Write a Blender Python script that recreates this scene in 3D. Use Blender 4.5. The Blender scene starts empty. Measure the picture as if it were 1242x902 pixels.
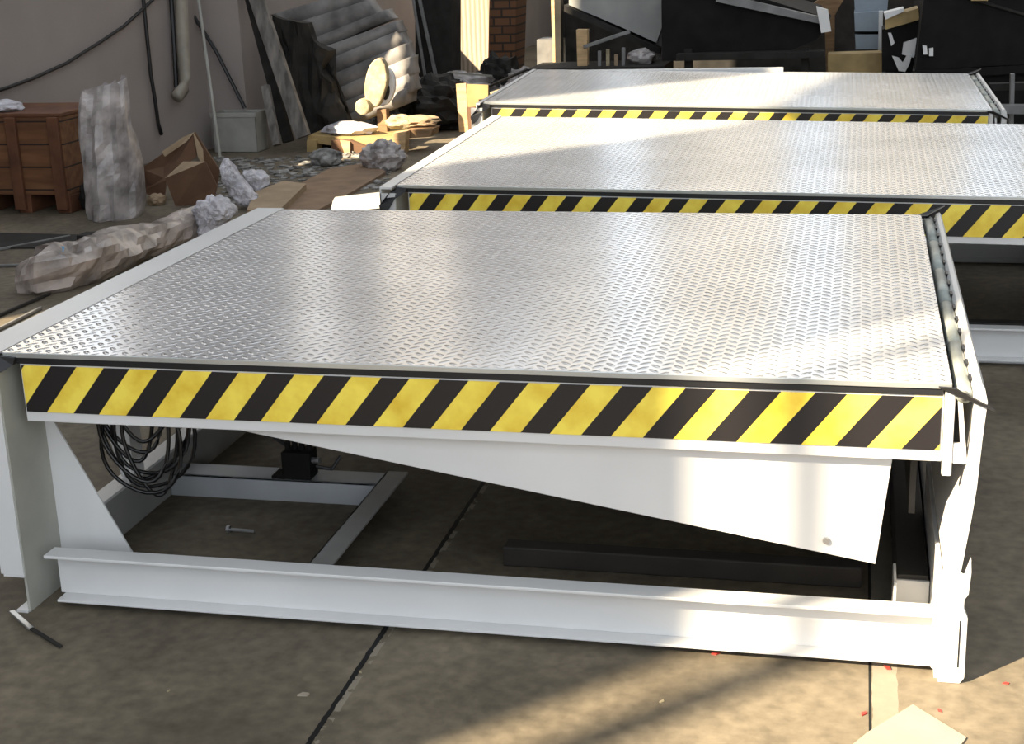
import bpy, bmesh, math, random
from mathutils import Vector, Matrix, Euler, noise
random.seed(7)
C = bpy.context.scene
COL = C.collection
H = 0.6
# ------------------------------------------------------------------ camera
F = 1799.2
CAM = Vector((1.77993, -2.74377, 1.4405))
ROT = Euler((1.27873, 0.03361, 0.22384), 'XYZ')
cd = bpy.data.cameras.new('camera'); cam = bpy.data.objects.new('camera', cd); COL.objects.link(cam)
cam.location = CAM; cam.rotation_euler = ROT
cd.sensor_width = 36; cd.lens = F / 1242 * 36; cd.clip_end = 200; cd.clip_start = 0.05
C.camera = cam
RM = ROT.to_matrix()

def at(u, v, y=None, z=None):
    """world point seen at photo pixel (u,v) on the plane y=... or z=..."""
    d = RM @ Vector(((u - 621) / F, -(v - 451) / F, -1.0))
    t = (z - CAM.z) / d.z if z is not None else (y - CAM.y) / d.y
    return CAM + d * t

# ------------------------------------------------------------------ materials
def nt(name):
    m = bpy.data.materials.new(name); m.use_nodes = True
    n = m.node_tree.nodes; l = m.node_tree.links
    return m, n, l, n['Principled BSDF']

def simple(name, col, rough=0.6, metal=0.0, var=0.12, scale=8, bump=0.0, bscale=40, col2=None, stretch=(1, 1, 1), spec=0.5, trans=0.0):
    m, n, l, b = nt(name)
    tc = n.new('ShaderNodeTexCoord'); mp = n.new('ShaderNodeMapping'); mp.inputs['Scale'].default_value = stretch
    l.new(tc.outputs['Object'], mp.inputs['Vector'])
    nz = n.new('ShaderNodeTexNoise'); nz.inputs['Scale'].default_value = scale; nz.inputs['Detail'].default_value = 6
    l.new(mp.outputs[0], nz.inputs['Vector'])
    r = n.new('ShaderNodeValToRGB')
    c2 = col2 or tuple(max(0, c * (1 - 2.2 * var)) for c in col)
    c1 = tuple(min(1, c * (1 + var)) for c in col)
    r.color_ramp.elements[0].position = 0.32; r.color_ramp.elements[1].position = 0.68
    r.color_ramp.elements[0].color = (*c2, 1); r.color_ramp.elements[1].color = (*c1, 1)
    l.new(nz.outputs['Fac'], r.inputs[0]); l.new(r.outputs[0], b.inputs['Base Color'])
    b.inputs['Roughness'].default_value = rough; b.inputs['Metallic'].default_value = metal
    b.inputs['Specular IOR Level'].default_value = spec
    if trans: b.inputs['Transmission Weight'].default_value = trans
    if bump:
        n2 = n.new('ShaderNodeTexNoise'); n2.inputs['Scale'].default_value = bscale; n2.inputs['Detail'].default_value = 4
        l.new(mp.outputs[0], n2.inputs['Vector'])
        bp = n.new('ShaderNodeBump'); bp.inputs['Strength'].default_value = bump; bp.inputs['Distance'].default_value = 0.01
        l.new(n2.outputs['Fac'], bp.inputs['Height']); l.new(bp.outputs[0], b.inputs['Normal'])
    return m

def math_node(n, l, op, a, b=None, c=None):
    k = n.new('ShaderNodeMath'); k.operation = op
    for i, v in enumerate((a, b, c)):
        if v is None: continue
        if isinstance(v, (int, float)): k.inputs[i].default_value = v
        else: l.new(v, k.inputs[i])
    return k.outputs[0]

def tread_mat():
    m, n, l, b = nt('galvanised_tread_plate')
    tc = n.new('ShaderNodeTexCoord'); sp = n.new('ShaderNodeSeparateXYZ'); l.new(tc.outputs['Object'], sp.inputs[0])
    M = lambda *a: math_node(n, l, *a)
    PX, PY = 0.0225, 0.032
    u = M('DIVIDE', sp.outputs[0], PX); iu = M('FLOOR', u)
    v = M('ADD', M('DIVIDE', sp.outputs[1], PY), M('MULTIPLY', iu, 0.5)); iv = M('FLOOR', v)
    fu = M('MULTIPLY', M('SUBTRACT', M('SUBTRACT', u, iu), 0.5), PX)
    fv = M('MULTIPLY', M('SUBTRACT', M('SUBTRACT', v, iv), 0.5), PY)
    par = M('MULTIPLY', M('SUBTRACT', M('MULTIPLY', M('FRACT', M('MULTIPLY', iu, 0.5)), 4.0), 1.0), 0.70)  # -0.62 / +0.62
    cs = M('COSINE', par); sn = M('SINE', par)
    ru = M('SUBTRACT', M('MULTIPLY', fu, cs), M('MULTIPLY', fv, sn))
    rv = M('ADD', M('MULTIPLY', fu, sn), M('MULTIPLY', fv, cs))
    a = M('DIVIDE', ru, 0.0062); c = M('DIVIDE', rv, 0.0150)
    d = M('SUBTRACT', 1.0, M('ADD', M('MULTIPLY', a, a), M('MULTIPLY', c, c)))
    h = M('MAXIMUM', d, 0.0)
    bp = n.new('ShaderNodeBump'); bp.inputs['Strength'].default_value = 1.0; bp.inputs['Distance'].default_value = 0.0030
    l.new(h, bp.inputs['Height']); 
    nz = n.new('ShaderNodeTexNoise'); nz.inputs['Scale'].default_value = 3; nz.inputs['Detail'].default_value = 5
    l.new(tc.outputs['Object'], nz.inputs['Vector'])
    b2 = n.new('ShaderNodeBump'); b2.inputs['Strength'].default_value = 0.12; b2.inputs['Distance'].default_value = 0.004
    l.new(nz.outputs['Fac'], b2.inputs['Height']); l.new(bp.outputs[0], b2.inputs['Normal'])
    l.new(b2.outputs[0], b.inputs['Normal'])
    r = n.new('ShaderNodeValToRGB'); r.color_ramp.elements[0].color = (0.68, 0.69, 0.71, 1); r.color_ramp.elements[1].color = (0.82, 0.83, 0.85, 1)
    r.color_ramp.elements[0].position = .35; r.color_ramp.elements[1].position = .65
    l.new(nz.outputs['Fac'], r.inputs[0]); l.new(r.outputs[0], b.inputs['Base Color'])
    b.inputs['Metallic'].default_value = 0.55; b.inputs['Roughness'].default_value = 0.22
    return m

def tape_mat(shift=0.0):
    m, n, l, b = nt('hazard_tape')
    tc = n.new('ShaderNodeTexCoord'); sp = n.new('ShaderNodeSeparateXYZ'); l.new(tc.outputs['Object'], sp.inputs[0])
    M = lambda *a: math_node(n, l, *a)
    ph = M('SUBTRACT', M('SUBTRACT', sp.outputs[0], M('MULTIPLY', M('SUBTRACT', sp.outputs[2], 0.568), 0.80)), 0.109 + shift)
    fr = M('FRACT', M('DIVIDE', ph, 0.1235 - shift * .15))
    blk = M('LESS_THAN', fr, 0.485)
    nz = n.new('ShaderNodeTexNoise'); nz.inputs['Scale'].default_value = 14; nz.inputs['Detail'].default_value = 8
    l.new(tc.outputs['Object'], nz.inputs['Vector'])
    ry = n.new('ShaderNodeValToRGB'); ry.color_ramp.elements[0].color = (0.80, 0.54, 0.045, 1); ry.color_ramp.elements[1].color = (1.0, 0.80, 0.11, 1)
    ry.color_ramp.elements[0].position = .3; ry.color_ramp.elements[1].position = .6
    l.new(nz.outputs['Fac'], ry.inputs[0])
    mx = n.new('ShaderNodeMix'); mx.data_type = 'RGBA'
    l.new(blk, mx.inputs[0]); l.new(ry.outputs[0], mx.inputs[6]); mx.inputs[7].default_value = (0.012, 0.010, 0.011, 1)
    l.new(mx.outputs[2], b.inputs['Base Color']); b.inputs['Roughness'].default_value = 0.42
    return m

def floor_mat():
    m, n, l, b = nt('worn_concrete')
    tc = n.new('ShaderNodeTexCoord'); sp = n.new('ShaderNodeSeparateXYZ'); l.new(tc.outputs['Object'], sp.inputs[0])
    M = lambda *a: math_node(n, l, *a)
    n1 = n.new('ShaderNodeTexNoise'); n1.inputs['Scale'].default_value = 1.6; n1.inputs['Detail'].default_value = 8; n1.inputs['Roughness'].default_value = .62
    n1.inputs['Distortion'].default_value = .6
    n2 = n.new('ShaderNodeTexNoise'); n2.inputs['Scale'].default_value = 28; n2.inputs['Detail'].default_value = 6
    for q in (n1, n2): l.new(tc.outputs['Object'], q.inputs['Vector'])
    r = n.new('ShaderNodeValToRGB'); e = r.color_ramp.elements
    e[0].position = .30; e[0].color = (0.085, 0.070, 0.050, 1); e[1].position = .70; e[1].color = (0.215, 0.180, 0.130, 1)
    k = e.new(.5); k.color = (0.148, 0.124, 0.090, 1)
    l.new(n1.outputs['Fac'], r.inputs[0])
    g = n.new('ShaderNodeMix'); g.data_type = 'RGBA'; g.blend_type = 'MULTIPLY'; g.inputs[0].default_value = 1
    r2 = n.new('ShaderNodeValToRGB'); r2.color_ramp.elements[0].color = (.72, .72, .72, 1); r2.color_ramp.elements[1].color = (1.15, 1.15, 1.15, 1)
    r2.color_ramp.elements[0].position = .3; r2.color_ramp.elements[1].position = .7
    l.new(n2.outputs['Fac'], r2.inputs[0]); l.new(r.outputs[0], g.inputs[6]); l.new(r2.outputs[0], g.inputs[7])
    # joints running away from the viewer
    wob = M('MULTIPLY', M('SUBTRACT', n2.outputs['Fac'], .5), 0.010)
    x = M('ADD', sp.outputs[0], wob)
    j1 = M('LESS_THAN', M('ABSOLUTE', M('SUBTRACT', x, 0.822)), 0.0055)
    j2 = M('LESS_THAN', M('ABSOLUTE', M('SUBTRACT', sp.outputs[0], 1.838)), 0.0028)
    j3 = M('LESS_THAN', M('ABSOLUTE', M('SUBTRACT', sp.outputs[0], 4.6)), 0.006)
    jm = M('MAXIMUM', M('MAXIMUM', j1, j2), j3)
    fil = M('MAXIMUM', M('LESS_THAN', M('ABSOLUTE', M('SUBTRACT', x, 1.866)), 0.024),
            M('MULTIPLY', M('LESS_THAN', M('ABSOLUTE', M('SUBTRACT', x, 0.833)), 0.008), M('GREATER_THAN', n2.outputs['Fac'], .5)))
    a = n.new('ShaderNodeMix'); a.data_type = 'RGBA'; l.new(M('MULTIPLY', fil, .55), a.inputs[0]); l.new(g.outputs[2], a.inputs[6]); a.inputs[7].default_value = (.32, .29, .235, 1)
    c = n.new('ShaderNodeMix'); c.data_type = 'RGBA'; l.new(jm, c.inputs[0]); l.new(a.outputs[2], c.inputs[6]); c.inputs[7].default_value = (.006, .006, .006, 1)
    l.new(c.outputs[2], b.inputs['Base Color'])
    b.inputs['Roughness'].default_value = .72; b.inputs['Specular IOR Level'].default_value = .3
    bp = n.new('ShaderNodeBump'); bp.inputs['Strength'].default_value = .35; bp.inputs['Distance'].default_value = .006
    l.new(n2.outputs['Fac'], bp.inputs['Height']); l.new(bp.outputs[0], b.inputs['Normal'])
    return m

def brick_mat():
    m, n, l, b = nt('brown_brick')
    tc = n.new('ShaderNodeTexCoord'); br = n.new('ShaderNodeTexBrick')
    mp = n.new('ShaderNodeMapping'); mp.inputs['Rotation'].default_value = (math.pi / 2, 0, 0)
    l.new(tc.outputs['Object'], mp.inputs[0]); l.new(mp.outputs[0], br.inputs['Vector'])
    br.inputs['Scale'].default_value = 3.2; br.inputs['Color1'].default_value = (.10, .042, .018, 1); br.inputs['Color2'].default_value = (.15, .065, .028, 1)
    br.inputs['Mortar'].default_value = (.03, .02, .012, 1); br.inputs['Mortar Size'].default_value = .03
    l.new(br.outputs[0], b.inputs['Base Color']); b.inputs['Roughness'].default_value = .85
    return m

def plank_mat(name, c1, c2, axis, pitch):
    m, n, l, b = nt(name)
    tc = n.new('ShaderNodeTexCoord'); sp = n.new('ShaderNodeSeparateXYZ'); l.new(tc.outputs['Object'], sp.inputs[0])
    M = lambda *a: math_node(n, l, *a)
    fr = M('FRACT', M('DIVIDE', sp.outputs[axis], pitch))
    gap = M('LESS_THAN', fr, .07)
    st = [14, 14, 14]; st[0 if axis == 2 else 2] = 2
    mp = n.new('ShaderNodeMapping'); mp.inputs['Scale'].default_value = st
    nz = n.new('ShaderNodeTexNoise'); nz.inputs['Scale'].default_value = 1.6; nz.inputs['Detail'].default_value = 6
    l.new(tc.outputs['Object'], mp.inputs[0]); l.new(mp.outputs[0], nz.inputs['Vector'])
    r = n.new('ShaderNodeValToRGB'); r.color_ramp.elements[0].color = (*c1, 1); r.color_ramp.elements[1].color = (*c2, 1)
    r.color_ramp.elements[0].position = .35; r.color_ramp.elements[1].position = .65
    l.new(nz.outputs['Fac'], r.inputs[0])
    mx = n.new('ShaderNodeMix'); mx.data_type = 'RGBA'; l.new(gap, mx.inputs[0]); l.new(r.outputs[0], mx.inputs[6]); mx.inputs[7].default_value = (.015, .008, .005, 1)
    l.new(mx.outputs[2], b.inputs['Base Color']); b.inputs['Roughness'].default_value = .75
    return m

def clad_mat():
    m, n, l, b = nt('pale_ribbed_cladding')
    tc = n.new('ShaderNodeTexCoord'); w = n.new('ShaderNodeTexWave'); w.inputs['Scale'].default_value = 7; w.inputs['Distortion'].default_value = 1.2
    l.new(tc.outputs['Object'], w.inputs['Vector'])
    r = n.new('ShaderNodeValToRGB'); r.color_ramp.elements[0].color = (.27, .21, .155, 1); r.color_ramp.elements[1].color = (.48, .40, .31, 1)
    l.new(w.outputs['Fac'], r.inputs[0]); l.new(r.outputs[0], b.inputs['Base Color']); b.inputs['Roughness'].default_value = .8
    return m

MT = dict(
    paint=simple('white_grey_paint', (.70, .70, .70), .38, var=.03, scale=3),
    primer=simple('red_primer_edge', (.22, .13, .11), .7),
    inner2=simple('blue_grey_paint', (.46, .48, .50), .5, var=.1, scale=4), inner=simple('dull_grey', (.34, .34, .33), .5, var=.1, scale=4),
    dark=simple('dark_underframe', (.035, .03, .026), .7),  # near-black brown, mostly for frame parts under the decks
    zinc=simple('zinc_steel', (.55, .57, .60), .3, .85, var=.08),
    edge=simple('bright_steel_edge', (.62, .65, .66), .3, .7, var=.05),
    hinge=simple('grey_green_hinge_steel', (.36, .39, .37), .38, .3, var=.15, scale=12),
    rubber=simple('black_rubber', (.012, .012, .014), .45),
    cable=simple('black_cable_jacket', (.008, .008, .009), .28),
    black=simple('black_machine_paint', (.010, .009, .009), .75, var=.2, spec=.2),
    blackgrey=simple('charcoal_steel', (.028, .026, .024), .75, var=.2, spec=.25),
    greysteel=simple('grey_steel', (.22, .22, .22), .45, .2, var=.15),
    wall=simple('grimy_plaster', (.33, .29, .272), .9, var=.08, scale=1.1, bump=.1),
    wallb=simple('dark_wall', (.055, .05, .047), .9, var=.2, scale=2),
    roof=simple('roof_sheet', (.40, .41, .42), .8), upper=simple('pale_wall_paint', (.42, .42, .42), .8),
    wood=simple('old_timber', (.30, .18, .09), .75, var=.2, scale=5, stretch=(1, 6, 6)),
    palewood=simple('fresh_timber', (.62, .42, .22), .7, var=.15, scale=5, stretch=(1, 6, 6)),
    greywood=simple('weathered_grey_timber', (.20, .185, .17), .85, var=.25, scale=6, stretch=(4, 4, 1)),
    crate=plank_mat('crate_planks', (.115, .045, .018), (.19, .085, .035), 2, .125),
    batten=simple('crate_batten', (.13, .05, .022), .75, var=.2),
    card=simple('brown_cardboard', (.15, .080, .045), .85, var=.1),
    cardlight=simple('light_cardboard', (.34, .25, .16), .85, var=.1),
    cardpale=simple('pale_card_sheet', (.36, .31, .245), .8, var=.05),
    foil=simple('clear_plastic_wrap', (.58, .57, .62), .28, var=.15, scale=9, bump=.6, bscale=18),
    wrap=simple('wrapped_bundle_film', (.36, .31, .285), .3, var=.30, scale=7, bump=.7, bscale=14),
    sack=simple('silver_grey_film_sack', (.42, .385, .38), .3, var=.28, scale=9, bump=1.0, bscale=16),
    pipe=simple('cream_drain_pipe', (.34, .31, .26), .5, var=.1),
    bin=simple('off_white_plastic', (.36, .36, .33), .55, var=.08),
    olive=simple('olive_grey_shaded', (.40, .40, .355), .6, var=.06), cardmid=simple('mid_cardboard', (.25, .165, .105), .85, var=.12),
    cement=simple('grey_fibre_cement', (.24, .23, .225), .75, var=.25, scale=5),
    clad=clad_mat(), brick=brick_mat(),
    cream=simple('cream_cloth_wrap', (.46, .39, .25), .8, var=.25, scale=12, bump=.4),
    whiteplastic=simple('white_enamel', (.78, .78, .78), .35, var=.03),
    bluegrey=simple('blue_grey_panel', (.30, .36, .42), .5, var=.06),
    blue=simple('blue_label', (.10, .30, .55), .5), red=simple('red_plastic', (.5, .04, .03), .5),
    ochre=simple('ochre_wood_panel', (.42, .30, .13), .7, var=.12),
    rubble=simple('grey_rubble', (.27, .265, .255), .9, var=.35, scale=15),
    tread=tread_mat(), tape=tape_mat(), floor=floor_mat(),
)

# ------------------------------------------------------------------ helpers
class MB:
    def __init__(s, zmap=None): s.bm = bmesh.new(); s.zmap = zmap
    def box(s, x0, x1, y0, y1, z0, z1, mat=None):
        r = bmesh.ops.create_cube(s.bm, size=1)['verts']
        for v in r:
            v.co = Vector(((x0 + x1) / 2 + v.co.x * (x1 - x0), (y0 + y1) / 2 + v.co.y * (y1 - y0), (z0 + z1) / 2 + v.co.z * (z1 - z0)))
            if mat: v.co = mat @ v.co
        return s
    def prism(s, pts, d):
        """closed outline (3D points), extruded by the vector d"""
        d = Vector(d); a = [s.bm.verts.new(Vector(p)) for p in pts]; b = [s.bm.verts.new(Vector(p) + d) for p in pts]
        n = len(a); s.bm.faces.new(a); s.bm.faces.new(b[::-1])
        for i in range(n): s.bm.faces.new((a[i], b[i], b[(i + 1) % n], a[(i + 1) % n]))
        return s
    def xz(s, pts, y0, y1): return s.prism([(x, y0, z) for x, z in pts], (0, y1 - y0, 0))
    def tube(s, pts, r, n=8, r2=None):
        pts = [Vector(p) for p in pts]; rings = []
        for i, p in enumerate(pts):
            t = (pts[min(i + 1, len(pts) - 1)] - pts[max(i - 1, 0)]).normalized()
            up = Vector((0, 0, 1)) if abs(t.z) < .9 else Vector((1, 0, 0))
            e1 = t.cross(up).normalized(); e2 = t.cross(e1)
            rr = r if r2 is None else r + (r2 - r) * i / max(1, len(pts) - 1)
            rings.append([s.bm.verts.new(p + (e1 * math.cos(k * 2 * math.pi / n) + e2 * math.sin(k * 2 * math.pi / n)) * rr) for k in range(n)])
        for a, b in zip(rings, rings[1:]):
            for k in range(n): s.bm.faces.new((a[k], a[(k + 1) % n], b[(k + 1) % n], b[k]))
        s.bm.faces.new(rings[0][::-1]); s.bm.faces.new(rings[-1])
        return s
    def bar(s, a, b, w, h):
        """rectangular bar from a to b"""
        a, b = Vector(a), Vector(b); t = (b - a).normalized()
        up = Vector((0, 0, 1)) if abs(t.z) < .85 else Vector((0, 1, 0))
        e1 = t.cross(up).normalized() * w / 2; e2 = t.cross(e1).normalized() * h / 2
        return s.prism([a + e1 + e2, a - e1 + e2, a - e1 - e2, a + e1 - e2], b - a)
    def build(s, name, mat, parent=None, bevel=0.0, smooth=False, origin=None):
        if s.zmap:
            for v in s.bm.verts: v.co.z += (s.zmap(v.co.x, v.co.y) - H) * min(1, max(0, (v.co.z - .13) / .25))
        if origin is not None:
            for v in s.bm.verts: v.co -= Vector(origin)
        bmesh.ops.recalc_face_normals(s.bm, faces=s.bm.faces)
        me = bpy.data.meshes.new(name); s.bm.to_mesh(me); s.bm.free()
        o = bpy.data.objects.new(name, me); COL.objects.link(o)
        me.materials.append(MT[mat] if isinstance(mat, str) else mat)
        if parent: o.parent = parent
        elif origin is not None: o.location = origin
        if bevel:
            b = o.modifiers.new('bevel', 'BEVEL'); b.width = bevel; b.segments = 2; b.limit_method = 'ANGLE'
        if smooth:
            for p in me.polygons: p.use_smooth = True
        return o

def tag(o, label=None, cat=None, group=None, kind=None):
    for k, v in (('label', label), ('category', cat), ('group', group), ('kind', kind)):
        if v: o[k] = v
    return o
def empty(name, loc, rz, label, cat, group=None):
    o = bpy.data.objects.new(name, None); COL.objects.link(o); o.location = loc; o.rotation_euler = (0, 0, rz); o.empty_display_size = .1
    return tag(o, label, cat, group)

def crumple(name, mat, centre, size, amp=.25, freq=2.2, seed=0, rot=0, sub=4, flat=True):
    bm = bmesh.new(); bmesh.ops.create_icosphere(bm, subdivisions=sub, radius=1)
    for v in bm.verts:
        q = v.co * freq + Vector((seed * 3.1, seed * 1.7, seed))
        d = 1 + amp * noise.fractal(q, 1.0, 2.2, 4) + amp * .8 * abs(noise.noise(q * 2.1))
        co = v.co * d
        co = Vector((co.x * size[0], co.y * size[1], co.z * size[2]))
        co.rotate(Euler((0, 0, rot)))
        v.co = co
    zmin = -size[2] * .75
    if flat:
        for v in bm.verts:
            if v.co.z < zmin: v.co.z = zmin
        for v in bm.verts: v.co.z -= zmin
    me = bpy.data.meshes.new(name); bm.to_mesh(me); bm.free()
    o = bpy.data.objects.new(name, me); COL.objects.link(o); o.location = centre; me.materials.append(MT[mat])
    return o

# ------------------------------------------------------------------ dock leveller
def leveller(loc, yaw, L, W, corners, label, tshift=0.0, sx=1.0, rb=.100):
    z00, z10, z01, z11 = corners
    def zm(x, y):
        a = x / L; b = y / W
        return (z00 * (1 - a) + z10 * a) * (1 - b) + (z01 * (1 - a) + z11 * a) * b
    N = lambda: MB(zm)
    root = empty('dock_leveler', loc, yaw, label, 'dock leveler', None)
    B = root
    N().box(0, L - .006, 0, W, .593, .600).build('deck_plate', 'tread', B)
    N().box(.004, L - .006, -.004, 0, .589, .600).build('deck_edge', 'edge', B, .001)
    N().box(0, L - .006, W, W + .004, .589, .600).build('deck_edge', 'edge', B, .001)
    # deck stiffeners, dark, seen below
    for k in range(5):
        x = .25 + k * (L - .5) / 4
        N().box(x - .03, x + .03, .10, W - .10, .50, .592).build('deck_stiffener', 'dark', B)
    for s in (0, 1):
        f = (lambda y: y) if s == 0 else (lambda y: W - y)
        def BX(mb, x0, x1, ya, yb, z0, z1):
            a, b = sorted((f(ya), f(yb))); return mb.box(x0, x1, a, b, z0, z1)
        def XZ(mb, pts, ya, yb): return mb.xz(pts, f(ya), f(yb))
        BX(N(), .012, L - .02, .000, .010, .574, .589).build('rubber_seal', 'rubber', B, .002)
        BX(BX(N(), .036, L - .018, .004, .010, .443, .576), .036, L - .018, .010, .034, .443, .449).build('side_panel', 'paint', B, .0015)
        BX(N(), .040, L - .022, .0015, .0041, .466, .5705).build('hazard_tape', MT['tape'] if not tshift else tape_mat(tshift), B)
        XZ(N(), [(.447 * sx, .446), (1.841 * sx, .213), (1.866 * sx, .446)], .030, .036).build('side_web', 'paint', B, .001)
        if s == 0:
            for (bx, bz) in ((1.745 * sx, .258),):
                N().tube([(bx, .030, bz), (bx, .024, bz)], .007, 10).build('bolt_head', 'zinc', B)
        # right end bracket
        mb = BX(N(), L - .017, L + .001, -.008, .010, .418, .588)
        BX(mb, L + .001, L + .022, -.004, .008, .442, .482)
        mb.build('end_bracket', 'paint', B, .003)
        # base channel
        mb = N()
        BX(mb, .045, L - .012, .034, .040, .022, .121); BX(mb, .035, L - .012, -.004, .046, .121, .128); BX(mb, .055, L - .012, -.004, .046, .016, .022)
        BX(mb, .055, L - .012, .034, .040, 0, .022)
        mb.build('base_channel', 'paint', B, .0012)
        # rear post: front flange with a narrow web, foot and gusset
        mb = N()
        BX(mb, -.056, .000, -.036, -.030, .092, .576)
        BX(N(), -.004, .002, -.030, .132, .0, .575).build('post_web', 'olive', B, .001)  # olive grey, darkened to carry the shade on this side face
        BX(mb, -.050, .000, -.036, .0, .086, .092)
        mb.build('rear_post', 'paint', B, .001)
        XZ(N(), [(.002, .0), (.226, .0), (-.006 + .03, .40), (.0, .45), (.002, .45)], .126, .132).build('gusset', 'paint', B, .001)
        BX(N(), -.030, -.002, -.036, .046, .0, .006).build('foot_plate', 'paint', B)
        # front foot with slot
        out = [(L - .006, -.0), (L + .036, .0), (L + .044, .012), (L + .044, .140), (L + .036, .160), (L + .036, .178), (L + .043, .19), (L + .046, .235), (L + .044, .262), (L + .034, .225),
               (L + .022, .232), (L - .010, .232), (L - .020, .212), (L - .020, .03), (L - .008, .022)]
        XZ(N(), out, -.036, -.018).build('front_foot', 'paint', B, .002)
        BX(N(), L + .029, L + .032, -.037, -.030, .035, .135).build('foot_slot', 'rubber', B)
        BX(N(), L - .012, L + .036, -.018, .30, .0, .010).build('foot_plate', 'paint', B)
        BX(N(), L - .012, L - .004, -.018, .62, .010, .215).build('foot_web', 'paint', B)
        # hanging strap at corners
    # base cross members
    N().box(-.045, .006, .14, W - .14, .113, .121).build('rear_flange', 'paint', B, .001)
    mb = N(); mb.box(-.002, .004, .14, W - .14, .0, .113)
    mb.build('rear_base_channel', 'inner', B, .001)  # duller than its white flange: shade of the inner side put into the colour
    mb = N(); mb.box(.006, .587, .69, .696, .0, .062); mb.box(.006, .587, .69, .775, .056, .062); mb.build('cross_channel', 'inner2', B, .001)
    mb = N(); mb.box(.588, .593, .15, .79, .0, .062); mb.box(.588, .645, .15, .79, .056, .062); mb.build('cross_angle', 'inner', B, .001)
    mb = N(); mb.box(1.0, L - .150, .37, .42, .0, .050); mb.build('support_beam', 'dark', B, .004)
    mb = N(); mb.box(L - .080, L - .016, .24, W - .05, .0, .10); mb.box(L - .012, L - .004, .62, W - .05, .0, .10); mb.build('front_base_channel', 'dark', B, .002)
    mb = N(); mb.box(L - .090, L - .084, .14, .24, .03, .125); mb.box(L - .090, L - .014, .14, .24, .03, .036); mb.box(L - .084, L - .014, .232, .24, .036, .09); mb.build('end_bracket', 'paint', B, .001)
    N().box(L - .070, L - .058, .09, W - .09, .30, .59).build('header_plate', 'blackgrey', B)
    # rear header angle and mid posts
    mb = N(); mb.box(-rb, -.010, -.036, W + .036, .590, .598); mb.box(-rb, -rb + .006, -.036, W + .036, .50, .590); mb.build('rear_angle_beam', 'paint', B, .001)
    N().box(-.0085, -.002, 0, W, .585, .597).build('rear_seal', 'rubber', B)
    for yy in (.50, W - .5):
        mb = N(); mb.prism([(-.03, yy, .12), (-.03, yy, .50), (-.115, yy, .50)], (0, .006, 0)); mb.box(-.03, .004, yy, yy + .06, .12, .59)
        mb.build('middle_post', 'paint', B, .001)
    # hydraulic cylinder under the deck, dark
    N().tube([(.55, W / 2, .16), (1.45, W / 2, .46)], .035, 14).build('hydraulic_cylinder', 'black', B, smooth=True)
    N().tube([(1.45, W / 2, .46), (1.62, W / 2, .52)], .016, 10).build('piston_rod', 'zinc', B, smooth=True)
    # hinge knuckles along the lip edge
    nk = 5
    for k in range(nk):
        a = -.010 + k * (W + .02) / nk; b = a + (W + .02) / nk - .008
        h = N().tube([(L + .016, a, .580), (L + .016, b, .580)], .0155, 14).build('hinge_knuckle', 'hinge', B, smooth=True)
        for q in range(3):
            y = a + (b - a) * (.18 + .32 * q)
            N().box(L + .028, L + .0335, y, y + .035, .583, .594).build('hinge_slot', 'rubber', h)
    N().tube([(L + .016, -.016, .580), (L + .016, W + .016, .580)], .0095, 10).build('hinge_pin', 'greysteel', B, smooth=True)
    # folded lip hanging from the hinge
    prof = [(L + .031, .585), (L + .036, .601), (L + .046, .606), (L + .052, .596), (L + .058, .570), (L + .053, .50), (L + .048, .40), (L + .041, .33), (L + .026, .21), (L + .000, .20), (L - .006, .24),
            (L + .010, .33), (L + .025, .42), (L + .032, .50), (L + .034, .56)]
    N().prism([(x, -.016, z) for x, z in prof], (0, W + .032, 0)).build('lip', 'paint', B, .0015)
    N().prism([(L + .006, -.010, .565), (L + .014, -.010, .565), (L + .028, -.010, .445), (L + .018, -.010, .445)], (0, .01, 0)).build('lip_stay', 'paint', B)
    N().prism([(L - .03, -.012, .594), (L + .0, -.018, .594), (L + .07, -.03, .560), (L + .07, -.03, .557), (L - .02, -.012, .588)], (0, .006, .001)).build('corner_strap', 'rubber', B)
    N().prism([(L - .02, W - .01, .598), (L + .01, W - .015, .600), (L + .06, W + .02, .622), (L + .06, W + .02, .618), (L + .01, W - .01, .592)], (0, .012, .001)).build('corner_strap', 'rubber', B)
    N().prism([(.034, -.010, .590), (.028, -.012, .574), (.0, -.040, .558), (-.028, -.050, .515), (-.045, -.052, .50), (-.055, -.052, .535), (-.02, -.046, .578), (.0, -.014, .594)], (0, .012, 0)).build('corner_strap', 'rubber', B)
    return root

L1 = leveller((0, 0, 0), 0, 1.9717, 1.6492, (.6, .6, .6, .6), 'large dock leveler in the foreground with coiled cable under its silver deck')
L2 = leveller((.224, 2.165, 0), 0, 2.38, 1.60, (.592, .558, .625, .577), 'middle dock leveler directly behind the foreground one, cut off by the right edge', .012, .93, .055)
L3 = leveller((.05, 4.13, 0), .0157, 2.311, 1.32, (.648, .592, .672, .618), 'farthest dock leveler of the row, its whole short deck showing before dark machines', .004, 1.1, .03)

o = MB().box(.02, 1.35, 1.325, 1.375, .632, .662).build('back_rail', 'paint', L3, .006)
o['label'] = 'pale rail along the far edge'
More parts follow.
